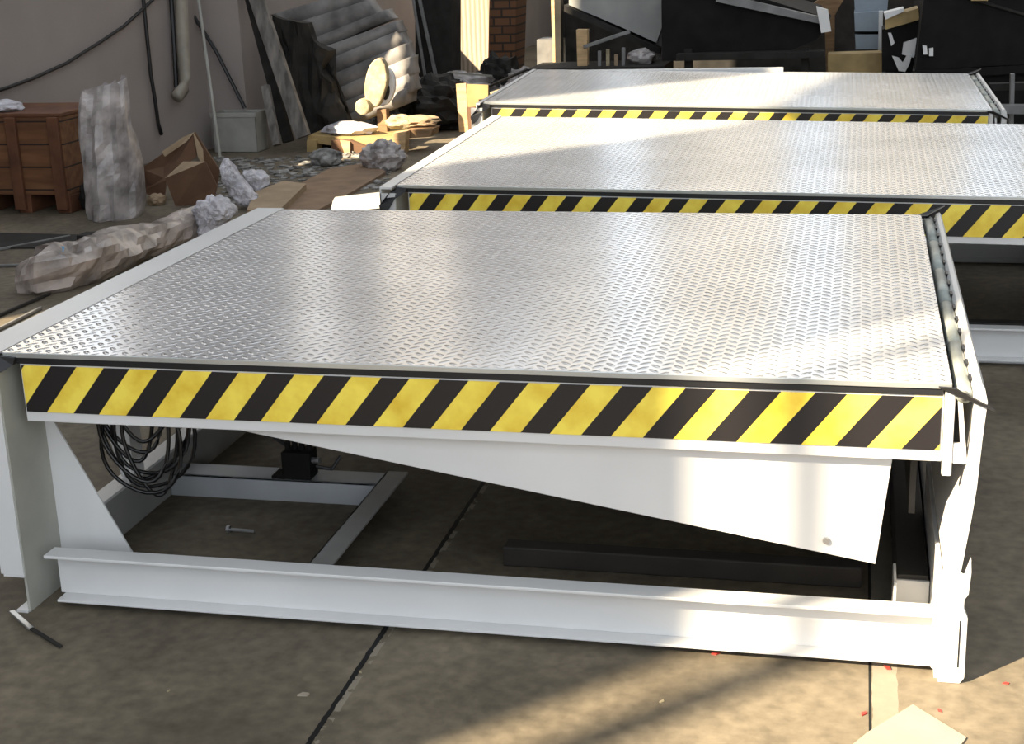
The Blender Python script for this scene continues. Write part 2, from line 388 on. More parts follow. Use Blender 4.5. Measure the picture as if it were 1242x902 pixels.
# small nut hanging below, dropped bolt, loose strip
nb = MB(); nb.tube([(1.42, .20, .262), (1.42, .20, .232)], .006, 10); nb.tube([(1.42, .20, .240), (1.42, .20, .228)], .011, 6)
nb.tube([(1.42, .20, .262), (1.42, .20, .592)], .0035, 8)
o = nb.build('hanging_bolt', 'zinc', L1)
b = empty('hex_bolt', (0, 0, 0), 0, 'loose hex bolt lying on the concrete under the foreground deck', 'bolt')
p = at(279, 641, z=.009); q = at(309, 645, z=.006)
b.location = (p.x, p.y, 0)
MB().tube([(0, 0, .007), (q.x - p.x, q.y - p.y, .007)], .0045, 10).build('shank', 'zinc', b)
dv = (q - p).normalized()
MB().tube([(-dv.x * .008, -dv.y * .008, .0085), (0, 0, .0085)], .0098, 6).build('head', 'zinc', b)
p = at(14, 741, z=.012); q = at(38, 762, z=.010); r = at(74, 784, z=.006)
mb = MB(); mb.bar(p, q, .012, .005); mb.build('steel_strip', 'zinc', None, .001, origin=(p.x, p.y, 0))
o = bpy.data.objects['steel_strip']; tag(o, 'short bent steel strip lying at the left foot of the foreground leveler', 'metal strip')
mb = MB(); mb.bar(q, r, .009, .005); e = mb.build('strip_tail', 'blackgrey', None, .001); e.parent = o; e.location = (-p.x, -p.y, 0)
e['label'] = 'dark rusty tail'

# cable coil hanging under the deck
coil = empty('cable_coil', (.16, .28, 0), 0, 'coil of black cable hanging beneath the left end of the foreground deck', 'cable')
for k in range(9):
    random.seed(30 + k)
    cx = random.uniform(-.045, .03); rx = random.uniform(.055, .11); rz = random.uniform(.10, .155); yy = random.uniform(-.03, .05); tz = random.uniform(-.3, .3)
    top = .50
    pts = []
    for i in range(33):
        a = i / 32 * 2 * math.pi
        x = cx + rx * math.sin(a) + .012 * math.sin(2 * a + k); z = top - rz + rz * math.cos(a) + .006 * math.sin(3 * a + k)
        pts.append((x, yy + .02 * math.sin(a + tz) + tz * .05 * (z - top), z - (.01 * k if k % 2 else 0)))
    MB().tube(pts, .0050, 7).build('cable_loop', 'cable', coil, smooth=True)
MB().tube([(.0, .0, .592), (.0, .0, .49)], .006, 8).build('hanging_tie', 'rubber', coil)

# hydraulic valve block on the cross channel
vb = empty('valve_block', (.0, .0, 0), 0, 'black hydraulic valve block mounted on the cross channel under the foreground deck', 'valve')
p = at(362, 582, z=.063); vb.location = (p.x, p.y + .03, .063)
MB().box(-.045, .035, -.03, .03, 0, .075).build('body', 'black', vb, .004)
MB().box(-.075, -.04, -.03, .03, 0, .008).build('mounting_foot', 'black', vb)
mb = MB()
for i in range(4): mb.tube([(-.035 + .02 * i, 0, .07), (-.035 + .02 * i, 0, .095 + .01 * (i % 2))], .008, 8)
mb.build('solenoid', 'black', vb)
MB().tube([(.035, -.01, .05), (.058, -.015, .052)], .008, 10).build('fitting', 'zinc', vb)
MB().tube([(.04, .0, .03), (.08, .01, .02), (.10, .03, .05)], .005, 8).build('hose', 'rubber', vb)
MB().tube([(-.03, .0, .08), (-.08, .02, .10), (-.12, .06, .14), (-.1, .12, .2)], .006, 8).build('hose', 'rubber', vb)

# ------------------------------------------------------------------ setting
def struct(o): o['kind'] = 'structure'; return o
struct(MB().box(-16, 26, -14, 30, -.12, 0).build('floor', 'floor'))

# left wall follows a line, with high windows; heavier bays between them
WH = 11.0
def xw(y): return -4.392 + .243 * y if y < 7.4 else -2.94 + .0455 * y
def wallseg(mb, y0, y1, z0, z1, t=.22):
    cuts = [y0] + ([7.4] if y0 < 7.4 < y1 else []) + [y1]
    for a, b in zip(cuts, cuts[1:]):
        xa = xw(a); xb = xw(b - 1e-6) if b <= 7.4 else xw(b)
        mb.prism([(xa, a, z0), (xb, b, z0), (xb - t, b, z0), (xa - t, a, z0)], (0, 0, z1 - z0))
wins = [(-3.24, -.78, 1.6, 7.2), (4.6, 5.98, 1.5, 7.0)]
mb = MB(); y = -5.0
for (a, b_, z0, z1) in wins:
    wallseg(mb, y, a, 0, WH, .06); wallseg(mb, a, b_, 0, z0, .06); wallseg(mb, a, b_, z1, WH, .06); y = b_
wallseg(mb, y, 8.2, 0, WH, .06); wallseg(mb, 8.2, 8.95, 0, 1.9, .06); wallseg(mb, 8.2, 8.95, 5.6, WH, .06); wallseg(mb, 8.95, 10.2, 0, 5.2, .06); wallseg(mb, 10.2, 10.85, 0, .85, .06); wallseg(mb, 10.85, 11.3, 0, 5.2, .06); wallseg(mb, 11.3, 12.1, 0, 2.1, .06); wallseg(mb, 12.1, 17, 0, 5.2, .06)
struct(mb.build('wall_left', 'wall'))
# front wall behind the viewer, one tall window and the wide open gateway
mb = MB(); y0, y1 = -5.05, -5.0
mb.box(-5.7, -3.31, y0, y1, 0, WH); mb.box(-3.31, -2.40, y0, y1, 0, 1.0); mb.box(-3.31, -2.40, y0, y1, 7.2, WH)
mb.box(-3.13, -3.05, y0, y1, 1.0, 7.2)
mb.box(-2.40, -.8, y0, y1, 0, WH); mb.box(-.8, 11, y0, y1, 7.5, WH)
struct(mb.build('wall_front', 'wall'))
mb = MB(); mb.box(-13, 14, 17, 17.2, 0, 2.0)
struct(mb.build('wall_back', 'wallb'))
mb = MB(); x = -13
for wx, ww in ((-9.2, 1.3), (-5.3, 1.1), (-2.9, .7), (-1.2, .6), (1.3, .7), (3.6, .8), (7, 1.2)):
    mb.box(x, wx - ww / 2, 17, 17.2, 2.0, WH); x = wx + ww / 2
mb.box(x, 14, 17, 17.2, 2.0, WH)
struct(mb.build('wall_back_upper', 'upper'))
struct(MB().box(11, 11.3, -5, 17, 0, WH).build('wall_right', 'wallb'))
# roof sheets with long open rooflights
mb = MB()
mb.prism([(xw(-5) - .1, -5.05, WH), (-3.6, -5.05, WH), (-2.5, 9.0, WH), (xw(9.0) - .1, 9.0, WH), (xw(7.4) - .1, 7.4, WH)], (0, 0, .08))
solid = [(-2.9, -1.7), (-.9, .3), (1.2, 2.6), (3.6, 5.0), (6.4, 7.6), (9.0, 11.3)]
for a, b_ in solid: mb.box(a, b_, -5.05, 17.2, WH, WH + .08)
for y in (-4.9, 0, 6, 12, 17): mb.box(-3.6 if y > -4 else -5.4, 11.3, y - .08, y + .08, WH - .25, WH)
struct(mb.build('ceiling', 'roof'))

# ------------------------------------------------------------------ left background
# drooping cable on the wall
def W3(u, v, off=.03):
    """point on the left wall seen at pixel (u,v)"""
    d = RM @ Vector(((u - 621) / F, -(v - 451) / F, -1.0))
    t = (-4.392 + off + .243 * CAM.y - CAM.x) / (d.x - .243 * d.y)
    return CAM + d * t
pts = [W3(u, v) for u, v in ((-40, 122), (0, 109), (10, 106), (40, 95), (80, 77), (120, 52), (150, 32), (172, 12), (185, 0), (205, -35))]
tag(MB().tube(pts, .011, 8).build('sagging_cable', 'rubber', None, smooth=True, origin=tuple(pts[0])), 'long dark cable sagging across the grey wall above the crate', 'cable')
pts = [W3(u, v) for u, v in ((170, -40), (174, 0), (178, 40), (183, 90), (188, 120), (192, 150), (196, 163))]
tag(MB().tube(pts, .013, 8).build('hanging_cord', 'rubber', None, smooth=True, origin=tuple(pts[-1])), 'dark cord hanging straight down the wall left of the pipe', 'cord')
pts = [W3(u, v, .05) for u, v in ((203, -40), (208, 0), (211, 50), (214, 106))]
tag(MB().tube(pts, .016, 8).build('thin_conduit', 'rubber', None, origin=tuple(pts[-1])), 'thin dark conduit running beside the cream drain pipe', 'conduit')
pts = [W3(u, v, .10) for u, v in ((214, -40), (220, 0), (222, 50), (224, 95), (222, 108), (214, 118))]
tag(MB().tube(pts, .042, 14).build('drain_pipe', 'pipe', None, smooth=True, origin=tuple(pts[-1])), 'cream drain pipe ending in an elbow on the left wall', 'pipe')
# pilaster
pa = at(236, 170, z=0); pb = at(294, 170, z=0)
yp = 7.05
p0 = at(231, 60, y=yp); p1 = at(293, 60, y=yp)
struct(MB().box(p0.x, p1.x, yp, yp + .5, 0, 8).build('trim_1', 'wall'))
pts = [at(u, v, y=6.6) for u, v in ((238, -30), (243, 30), (254, 100), (267, 186))]; pts[-1].z = max(.0, pts[-1].z)
a = at(267, 191, z=.01); tp = at(238, -20, y=a.y + .35)
tag(MB().tube([a, tp], .011, 8).build('leaning_rod', 'bin', None, origin=tuple(a)), 'thin pale rod leaning against the pilaster in front of the white bin', 'rod')
a = at(297, 131, y=6.98); tp = at(226, 5, y=7.0)
tag(MB().tube([a, at(262, 62, y=6.97), tp], .013, 8).build('diagonal_cable', 'rubber', None, origin=tuple(a)), 'dark cable running diagonally down the pilaster face', 'cable')

# white bin
a = at(262, 180, z=0); b_ = at(313, 180, z=0); ty = 6.85
x0 = at(258, 160, y=ty).x; x1 = at(311, 160, y=ty).x; zt = at(290, 137, y=ty).z
w = empty('plastic_bin', ((x0 + x1) / 2, ty + .15, 0), 0, 'off-white square bin standing against the base of the pilaster', 'bin')
hw = (x1 - x0) / 2
mb = MB(); mb.box(-hw, hw, -.15, .0 - .14, 0, zt); mb.box(-hw, hw, .04, .05, 0, zt); mb.box(-hw, -hw + .01, -.15, .05, 0, zt); mb.box(hw - .01, hw, -.15, .05, 0, zt); mb.box(-hw, hw, -.15, .05, 0, .01)
mb.build('body', 'bin', w, .004)
MB().box(-hw - .008, hw + .008, -.158, -.15, zt - .03, zt).build('rim', 'bin', w, .003)

# wooden crate
cy = 4.62
xr = at(80, 200, y=cy).x; zt = at(40, 142, y=cy).z
cr = empty('wooden_crate', (xr - .28, cy + .25, 0), 0, 'reddish brown wooden crate at the left edge against the wall', 'crate')
MB().box(-.28, .28, -.25, .25, .10, zt).build('plank_sides', 'crate', cr, .004)
MB().box(-.285, .285, -.255, .255, zt, zt + .02).build('lid', 'batten', cr, .004)
for x in (-.27, -.02, .235): MB().box(x - .03, x + .035, -.275, -.25, .02, zt).build('batten', 'batten', cr, .004)
for x in (-.24, 0, .24): MB().box(x - .04, x + .04, -.25, .25, 0, .10).build('skid', 'batten', cr, .004)
xk = at(92, 200, y=cy + .45).x
k = empty('short_crate', (xk - .2, cy + .75, 0), 0, 'smaller dark red crate half hidden behind the large wooden crate', 'crate')
ztk = at(86, 182, y=cy + .6).z
MB().box(-.2, .2, -.15, .15, .04, ztk).build('plank_sides', 'crate', k, .004)
MB().box(-.2, .2, -.17, -.15, .0, .07).build('batten', 'batten', k)
# crumpled white sheet on crate
p = at(8, 148, y=cy + .12)
o = crumple('paper_sheet', 'foil', (p.x, p.y, zt + .021), (.10, .08, .035), seed=5, sub=3); tag(o, 'crumpled white sheet lying on top of the wooden crate', 'paper')

# tall film sack
def sack():
    y = 4.55
    base = at(140, 270, y=y)
    lft = [(112, 268), (108, 240), (105, 200), (101, 160), (99, 128), (98, 115)]
    rgt = [(170, 268), (169, 235), (165, 190), (160, 160), (156, 125), (150, 95)]
    top_mid = [(98, 115), (108, 118), (122, 108), (134, 96), (146, 88), (150, 95)]
    bm = bmesh.new(); n = 24; rings = []
    for j in range(19):
        t = j / 18
        def lerp(a):
            q = t * (len(a) - 1); i = min(int(q), len(a) - 2); f = q - i
            return a[i][0] * (1 - f) + a[i + 1][0] * f, a[i][1] * (1 - f) + a[i + 1][1] * f
        a = at(*lerp(lft), y=y); b2 = at(*lerp(rgt), y=y)
        a.z = max(a.z, 0) if j else 0; b2.z = max(b2.z, 0) if j else 0
        c = (a + b2) / 2; r = (b2.x - a.x) / 2; th = .15 * (1 - .75 * t ** 3)
        ring = []
        for k2 in range(n):
            an = k2 / n * 2 * math.pi
            f = math.cos(an)
            z = a.z * (1 - (f + 1) / 2) + b2.z * (f + 1) / 2
            q = Vector((f * 2.3, math.sin(an) * 2.3, t * 2.2))
            d = 1 + .42 * noise.fractal(q, 1, 2, 4) + (.22 * noise.noise(Vector((f * 6, math.sin(an) * 6, t * 1.4))))
            wz = .03 * noise.noise(Vector((f * 4, an, 9))) * t ** 4 * 2
            ring.append(bm.verts.new((c.x + f * r * (1 + .35 * (d - 1)), y + math.sin(an) * th * d, z + wz)))
        rings.append(ring)
    for a, b2 in zip(rings, rings[1:]):
        for k2 in range(n): bm.faces.new((a[k2], a[(k2 + 1) % n], b2[(k2 + 1) % n], b2[k2]))
    bm.faces.new(rings[0][::-1]); bm.faces.new(rings[-1])
    for v in bm.verts: v.co -= Vector((base.x, y, 0))
    me = bpy.data.meshes.new('film_sack'); bm.to_mesh(me); bm.free()
    o = bpy.data.objects.new('film_sack', me); COL.objects.link(o); o.location = (base.x, y, 0); me.materials.append(MT['sack'])
    return o
tag(sack(), 'tall silvery crumpled film sack standing upright before the grey wall', 'sack')
p = at(100, 262, z=0)
o = crumple('dark_cloth', 'blackgrey', (p.x - .02, p.y + .25, 0), (.14, .10, .09), seed=8, sub=3); tag(o, 'dark crumpled cloth on the floor between the crate and the tall sack', 'cloth')

# open cardboard box tipped over
def carton():
    y = 5.0
    r = empty('cardboard_box', tuple(at(215, 250, z=0)), 0, 'open brown cardboard box tipped on its side with raised flaps', 'box')
    O = Vector(r.location)
    def face(name, px, d, mat, yy=(y, y, y, y)):
        pts = [at(u, v, y=q) - O for (u, v), q in zip(px, yy)]
        mb = MB(); mb.prism(pts, d); mb.build(name, mat, r)
    face('side_panel', [(200, 216), (249, 196), (263, 226), (258, 246), (213, 250)], (0, .012, 0), 'card', (4.86, 4.86, 4.9, 4.9, 4.86))
    face('side_panel', [(170, 205), (236, 160), (238, 190), (202, 218), (198, 246), (172, 232)], (0, .012, 0), 'card', (5.12, 5.12, 5.1, 5.02, 5.0, 5.1))
    face('side_panel', [(236, 160), (266, 206), (262, 230), (240, 190)], (0, .012, 0), 'card', (5.12, 5.16, 5.16, 5.12))
    face('flap', [(200, 216), (222, 196), (236, 203), (249, 196)], (0, .006, .0), 'cardlight', (4.86, 5.0, 5.0, 4.87))
    face('flap', [(234, 160), (240, 190), (247, 203), (246, 182)], (0, .006, .0), 'cardlight', (5.10, 5.08, 5.08, 5.10))
    face('flap', [(196, 184), (222, 166), (236, 160), (226, 172), (200, 190)], (0, .006, 0), 'cardlight', (5.10, 5.10, 5.10, 5.08, 5.08))
carton()
p = at(200, 244, z=0)
tag(crumple('paper_ball', 'cardlight', (p.x, p.y - .1, 0), (.05, .045, .035), seed=3, sub=3), 'small beige paper lump on the floor before the cardboard box', 'paper')

# plastic film lumps
def lump(name, u, v, size, seed, label, mat='foil', rot=0, amp=.3, cat='plastic film'):
    p = at(u, v, z=0); o = crumple(name, mat, (p.x, p.y + size[1] * .6, 0), size, amp, 2.2, seed, rot, 4); tag(o, label, cat); return o
# standing curl of film
def curl(name, px, y, th, label, seed):
    lo = max(px, key=lambda q: q[1]); y = at(lo[0], lo[1], z=0).y
    O = at(*px[0], y=y); O.z = 0
    bm = bmesh.new(); n = 14
    pts = [at(u, v, y=y) for u, v in px]
    cx = sum((q for q in pts), Vector()) / len(pts)
    rings = []
    for j in range(9):
        t = j / 8; ring = []
        for i, q in enumerate(pts):
            sc = math.sin(math.pi * (.08 + .84 * t)) ** .5
            c = cx + (q - cx) * sc
            c.y = y + (t - .5) * th + .05 * noise.noise(q * 5 + Vector((seed, t * 3, 0)))
            c += Vector((noise.noise(c * 9), 0, noise.noise(c * 9 + Vector((5, 5, 5))))) * .02
            c.z = max(c.z, .0)
            ring.append(bm.verts.new(c - O))
        rings.append(ring)
    m_ = len(pts)
    for a, b2 in zip(rings, rings[1:]):
        for k2 in range(m_): bm.faces.new((a[k2], a[(k2 + 1) % m_], b2[(k2 + 1) % m_], b2[k2]))
    bm.faces.new(rings[0][::-1]); bm.faces.new(rings[-1])
    bmesh.ops.recalc_face_normals(bm, faces=bm.faces)
    me = bpy.data.meshes.new(name); bm.to_mesh(me); bm.free(); o = bpy.data.objects.new(name, me); COL.objects.link(o); o.location = O; me.materials.append(MT['foil'])
    s = o.modifiers.new('sub', 'SUBSURF'); s.levels = s.render_levels = 3
    if 'film_folds' not in bpy.data.textures:
        tx = bpy.data.textures.new('film_folds', 'CLOUDS'); tx.noise_scale = .035; tx.noise_depth = 3
    dm = o.modifiers.new('folds', 'DISPLACE'); dm.texture = bpy.data.textures['film_folds']; dm.strength = .045; dm.mid_level = .5; dm.texture_coords = 'LOCAL'
    return tag(o, label, 'plastic film')
curl('film_curl', [(290, 252), (278, 228), (266, 205), (268, 196), (277, 194), (284, 206), (300, 225), (318, 242), (312, 252)], 4.35, .12, 'bluish white curl of plastic film standing behind the leveler corner', 1)
curl('film_curl', [(300, 214), (293, 208), (302, 206), (318, 208), (326, 214), (327, 230), (318, 236), (306, 226)], 4.6, .16, 'small white plastic film lump right of the standing film curl', 2)
curl('film_curl', [(240, 284), (236, 262), (232, 250), (242, 240), (258, 236), (272, 240), (284, 250), (288, 262), (262, 276), (250, 290)], 3.55, .14, 'arched white plastic film at the end of the wrapped bundle', 3)

# wrapped bundle: long roll from lower left up to the leveler corner
def bundle():
    A = at(18, 362, z=0); px = [(28, 352), (60, 352), (110, 338), (150, 322), (190, 305), (225, 290), (262, 272)]
    rad = [.075, .125, .13, .12, .10, .095, .075]
    bm = bmesh.new(); n = 20; rings = []
    base = [at(u, v, z=0) for u, v in px]
    m_ = 44
    for j in range(m_):
        q = j / (m_ - 1) * (len(base) - 1); i = min(int(q), len(base) - 2); f = q - i
        c = base[i].lerp(base[i + 1], f); r = rad[i] * (1 - f) + rad[i + 1] * f
        t = (base[i + 1] - base[i]).normalized(); e1 = Vector((t.y, -t.x, 0))
        ring = []
        for k2 in range(n):
            a = k2 / n * 2 * math.pi
            s = Vector((math.cos(a), math.sin(a), 0))
            d = r * (1 + .3 * noise.fractal(Vector((s.x * 1.6, s.y * 1.6, q * 1.6)), 1, 2, 4))
            pnt = c + e1 * s.x * d + Vector((0, 0, 1)) * (r * .66 + s.y * d * .8)
            pnt.z = max(pnt.z, .0); ring.append(bm.verts.new(pnt - base[0]))
        rings.append(ring)
    for a, b2 in zip(rings, rings[1:]):
        for k2 in range(n): bm.faces.new((a[k2], a[(k2 + 1) % n], b2[(k2 + 1) % n], b2[k2]))
    bm.faces.new(rings[0][::-1]); bm.faces.new(rings[-1]); bmesh.ops.recalc_face_normals(bm, faces=bm.faces)
    me = bpy.data.meshes.new('wrapped_bundle'); bm.to_mesh(me); bm.free(); o = bpy.data.objects.new('wrapped_bundle', me); COL.objects.link(o); o.location = base[0]; me.materials.append(MT['wrap'])
    tag(o, 'long dusty bundle wrapped in clear plastic lying behind the rear beam', 'bundle')
    p = at(68, 305, y=base[1].y + .04)
    e = MB().box(-.035, .035, -.02, .02, 0, .012).build('blue_label', 'blue', o, .002); e.location = Vector((p.x, p.y, p.z)) - base[0]; e.rotation_euler = (.5, 0, .3)
    e['label'] = 'small blue label'
    p = at(212, 293, y=base[5].y - .10)
    e = MB().box(-.05, .05, -.02, .02, 0, .06).build('brown_end', 'wood', o, .01); e.location = Vector((p.x, p.y + .02, max(0, p.z - .03))) - base[0]; e.rotation_euler = (0, 0, .5)
bundle()
# thin rods and sheets on the floor left of the bundle
for k, (a, b_, mat, lab, nm) in enumerate([((0, 302), (85, 286), 'greysteel', 'thin pale steel rod lying on the floor before the crate', 'steel_rod'),
                                   ((0, 322), (30, 321), 'greysteel', 'short pale rod on the floor left of the wrapped bundle', 'steel_rod'),
                                   ((0, 382), (60, 356), 'blackgrey', 'dark bar on the floor under the near end of the wrapped bundle', 'flat_bar'),
                                   ((0, 398), (50, 373), 'greysteel', 'thin bar on the floor beside the rear beam', 'flat_bar')]):
    p = at(*a, z=.008); q = at(*b_, z=.008); p = p + (p - q) * .3
    tag(MB().bar(p, q, .012, .012).build(nm, mat, None, .002, origin=(p.x, p.y, 0)), lab, 'metal bar')
p = at(148, 293, z=0); 
tag(MB().box(-.22, .22, -.05, .05, 0, .04).build('dark_plank', 'blackgrey', None, .004), 'dark flat plank on the floor behind the wrapped bundle', 'plank').location = (p.x, p.y, 0)
p = at(40, 300, z=0)
tag(MB().prism([(-.5, -.2, 0), (.35, -.12, 0), (.45, .18, 0), (-.5, .22, 0)], (0, 0, .008)).build('floor_sheet', 'blackgrey', None), 'dark sheet spread flat on the floor before the wooden crate', 'sheet').location = (p.x - .2, p.y + .1, 0)

# cardboard sheets near leveller corner
def floorpoly(name, px, mat, th, label, cat, z0=0.0):
    pts = [at(u, v, z=z0) for u, v in px]; O = Vector((pts[0].x, pts[0].y, z0))
    o = MB().prism([q - O for q in pts], (0, 0, th)).build(name, mat); o.location = O; return tag(o, label, cat)
floorpoly('cardboard_sheet', [(318, 262), (345, 236), (400, 208), (452, 200), (468, 212), (430, 235), (380, 262)], 'cardmid', .02, 'large torn cardboard sheet on the floor left of the middle leveler', 'cardboard')
floorpoly('cardboard_sheet', [(300, 262), (310, 240), (345, 226), (372, 230), (340, 262)], 'cardlight', .035, 'smaller tan cardboard sheet beside the white film curl', 'cardboard', .02)
floorpoly('cardboard_sheet', [(1030, 908), (1052, 890), (1107, 856), (1172, 896), (1160, 912)], 'cardpale', .004, 'pale card sheet lying on sunlit concrete at the lower right corner', 'cardboard')
# trough / curved sheet by middle leveller
a = at(402, 246, y=2.75); b_ = at(462, 232, y=2.62)
mb = MB(); prof = [(math.cos(t), math.sin(t)) for t in [i * math.pi / 10 for i in range(11)]]
rr = .055
for (dx, lab) in ((0, 0),):
    O = Vector((a.x, 2.75, 0)); zc = a.z - .04
    outer = [Vector((0, c * rr, s * rr)) for c, s in prof]; inner = [Vector((0, c * (rr - .006), s * (rr - .006))) for c, s in prof][::-1]
    mb.prism(outer + inner, (b_.x - a.x + .14, -.05, .05))
o = mb.build('curved_guard', 'inner', None); o.location = (a.x, 2.80, zc)
st = MB(); st.box(.02, .04, -.05, .05, -zc, 0); st.box(.14, .16, -.05, .04, -zc, .0); e = st.build('stand_leg', 'dark', o)
tag(o, 'half round grey steel guard beside the left end of the middle leveler', 'guard')

# ------------------------------------------------------------------ corrugated sheet stack and leaning timbers
def sheets():
    r = empty('sheet_stack', tuple(at(440, 150, z=0)), 0, 'stack of wavy grey fibre sheets leaning in the left corner', 'sheet stack')
    O = Vector(r.location)
    Ls = [((328, 18), (436, -14), (446, 4), (352, 34)), ((350, 30), (446, 0), (462, 22), (372, 54)), ((376, 48), (466, 12), (474, 24), (382, 62)), ((384, 60), (478, 26), (484, 40), (392, 78)), ((388, 76), (480, 38), (490, 56), (396, 96)),
          ((394, 94), (488, 54), (494, 76), (400, 116)), ((398, 112), (494, 70), (497, 92), (404, 132)), ((402, 130), (494, 90), (498, 112), (408, 150)), ((406, 146), (494, 106), (490, 128), (412, 158))]
    for i, q in enumerate(Ls):
        y = 7.75 - .045 * i
        a, b2, c, d = [at(u, v, y=y) for u, v in q]
        bm = MB(); nx, nz = 14, 8
        top = []
        pts = []
        # rounded bulging face between upper edge a-b and lower edge d-c
        m = 9; fr = []
        for j in range(m):
            t = j / (m - 1); row = []
            for k in range(nx):
                s = k / (nx - 1)
                p = a.lerp(b2, s).lerp(d.lerp(c, s), t)
                p.y += -.028 * math.sin(math.pi * t) + .004 * math.sin(s * 17 + i) + .010 * noise.noise(p * 6)
                row.append(p - O)
            fr.append(row)
        vf = [[bm.bm.verts.new(p) for p in row] for row in fr]
        vb = [[bm.bm.verts.new(p + Vector((0, .16 + .02 * i, .0))) for p in row] for row in fr]
        for g, flip in ((vf, 0), (vb, 1)):
            for j in range(m - 1):
                for k in range(nx - 1):
                    f = (g[j][k], g[j][k + 1], g[j + 1][k + 1], g[j + 1][k]); bm.bm.faces.new(f[::-1] if flip else f)
        for k in range(nx - 1):
            bm.bm.faces.new((vf[0][k], vb[0][k], vb[0][k + 1], vf[0][k + 1])); bm.bm.faces.new((vf[-1][k], vf[-1][k + 1], vb[-1][k + 1], vb[-1][k]))
        for j in range(m - 1):
            bm.bm.faces.new((vf[j][0], vf[j + 1][0], vb[j + 1][0], vb[j][0])); bm.bm.faces.new((vf[j][-1], vb[j][-1], vb[j + 1][-1], vf[j + 1][-1]))
        bm.build('wavy_sheet', 'cement', r, smooth=True)
sheets()
def tracep(name, px, y, depth, mat, label=None, cat=None, parent=None, group=None, bevel=0, z0=False):
    pts = [at(u, v, y=y) for u, v in px]
    if z0:
        zm = min(q.z for q in pts)
        for q in pts:
            if q.z < zm + .05: q.z = 0
    if parent:
        O = Vector(parent.location); o = MB().prism([q - O for q in pts], (0, depth, 0)).build(name, mat, parent, bevel)
    else:
        O = Vector((sum(q.x for q in pts) / len(pts), y, min(q.z for q in pts)))
        o = MB().prism([q - O for q in pts], (0, depth, 0)).build(name, mat, None, bevel); o.location = O
        tag(o, label, cat, group)
    return o
# dark torn cover hanging in front of the sheets
def cover():
    px = [(330, 18), (345, 24), (372, 28), (380, 50), (398, 62), (390, 85), (404, 100), (408, 128), (420, 150), (400, 172), (372, 160), (352, 110), (338, 70)]
    y = 7.2
    pts = [at(u, v, y=y) for u, v in px]; O = Vector((pts[0].x, y, 0))
    mb = MB(); mb.prism([p - O for p in pts], (0, .10, 0))
    bmesh.ops.triangulate(mb.bm, faces=mb.bm.faces[:]); bmesh.ops.subdivide_edges(mb.bm, edges=mb.bm.edges[:], cuts=4, use_grid_fill=True)
    for v in mb.bm.verts: v.co.y += .08 * noise.noise(v.co * 7); v.co.x += .03 * noise.noise(v.co * 9 + Vector((3, 3, 3))); v.co.z = max(0, v.co.z)
    o = mb.build('dark_tarpaulin', 'blackgrey'); o.location = O; return tag(o, 'dark ragged tarpaulin hanging at the left side of the wavy sheets', 'tarpaulin')
cover()
def leanbar(name, a, b_, y0, y1, w, h, mat, label, cat):
    p = at(*a, y=y0); q = at(*b_, y=y1) if y1 is not None else at(*b_, z=h / 2); O = Vector((q.x, q.y, 0))
    return tag(MB().bar(p, q, w, h).build(name, mat, None, .003, origin=tuple(O)), label, cat)
leanbar('timber_plank', (302, -30), (368, 166), 7.05, 6.9, .10, .05, 'greywood', 'long grey weathered plank leaning diagonally beside the wavy sheets', 'plank')
leanbar('timber_plank', (299, -20), (350, 172), 7.15, 7.0, .07, .05, 'blackgrey', 'darker plank leaning just left of the long grey plank', 'plank')
leanbar('timber_plank', (322, 104), (336, 176), 6.95, 6.8, .055, .04, 'greywood', 'short grey board standing between the bin and the leaning planks', 'plank')
p = at(345, 166, z=0)
o = MB().tube([(0, 0, 0), (0, 0, .07)], .045, 16).build('paint_can', 'bin', None, smooth=False); o.location = (p.x, p.y, 0); tag(o, 'small pale can on the floor at the foot of the grey planks', 'can')
MB().tube([(0, 0, .07), (0, 0, .078)], .047, 16).build('lid', 'bin', o)
p = at(316, 160, z=0)
o = MB().box(-.035, .035, -.03, .03, 0, .16).build('upright_block', 'bin', None, .004); o.location = (p.x, p.y + .2, 0); tag(o, 'narrow pale upright block just right of the white bin', 'block')

# far wall ribs / rod and column
leanbar('steel_rod', (506, -15), (533, 112), 9.86, 9.75, .028, .028, 'greysteel', 'steel rod leaning nearest to the sunlit cladding in the dark recess', 'rod')
leanbar('steel_rod', (499, -15), (519, 114), 9.8, 9.7, .022, .022, 'greysteel', 'thinner steel rod leaning to the left of the other rod in the dark recess', 'rod')
tracep('dark_locker', [(503, -20), (548, -20), (548, 112), (504, 112)], 9.9, .3, 'blackgrey', 'dark tall cabinet left of the sunlit ribbed cladding', 'cabinet', z0=True)
tracep('cladding_panel', [(549, -25), (594, -25), (591, 92), (551, 92)], 11.2, .25, 'clad', 'pale ribbed cladding panel standing in the sun left of the brick stack', 'panel', z0=True)
tracep('brick_column', [(595, -25), (627, -25), (623, 100), (592, 100)], 11.1, .45, 'brick', 'dark brown brick column right of the pale sunlit cladding', 'column', z0=True)

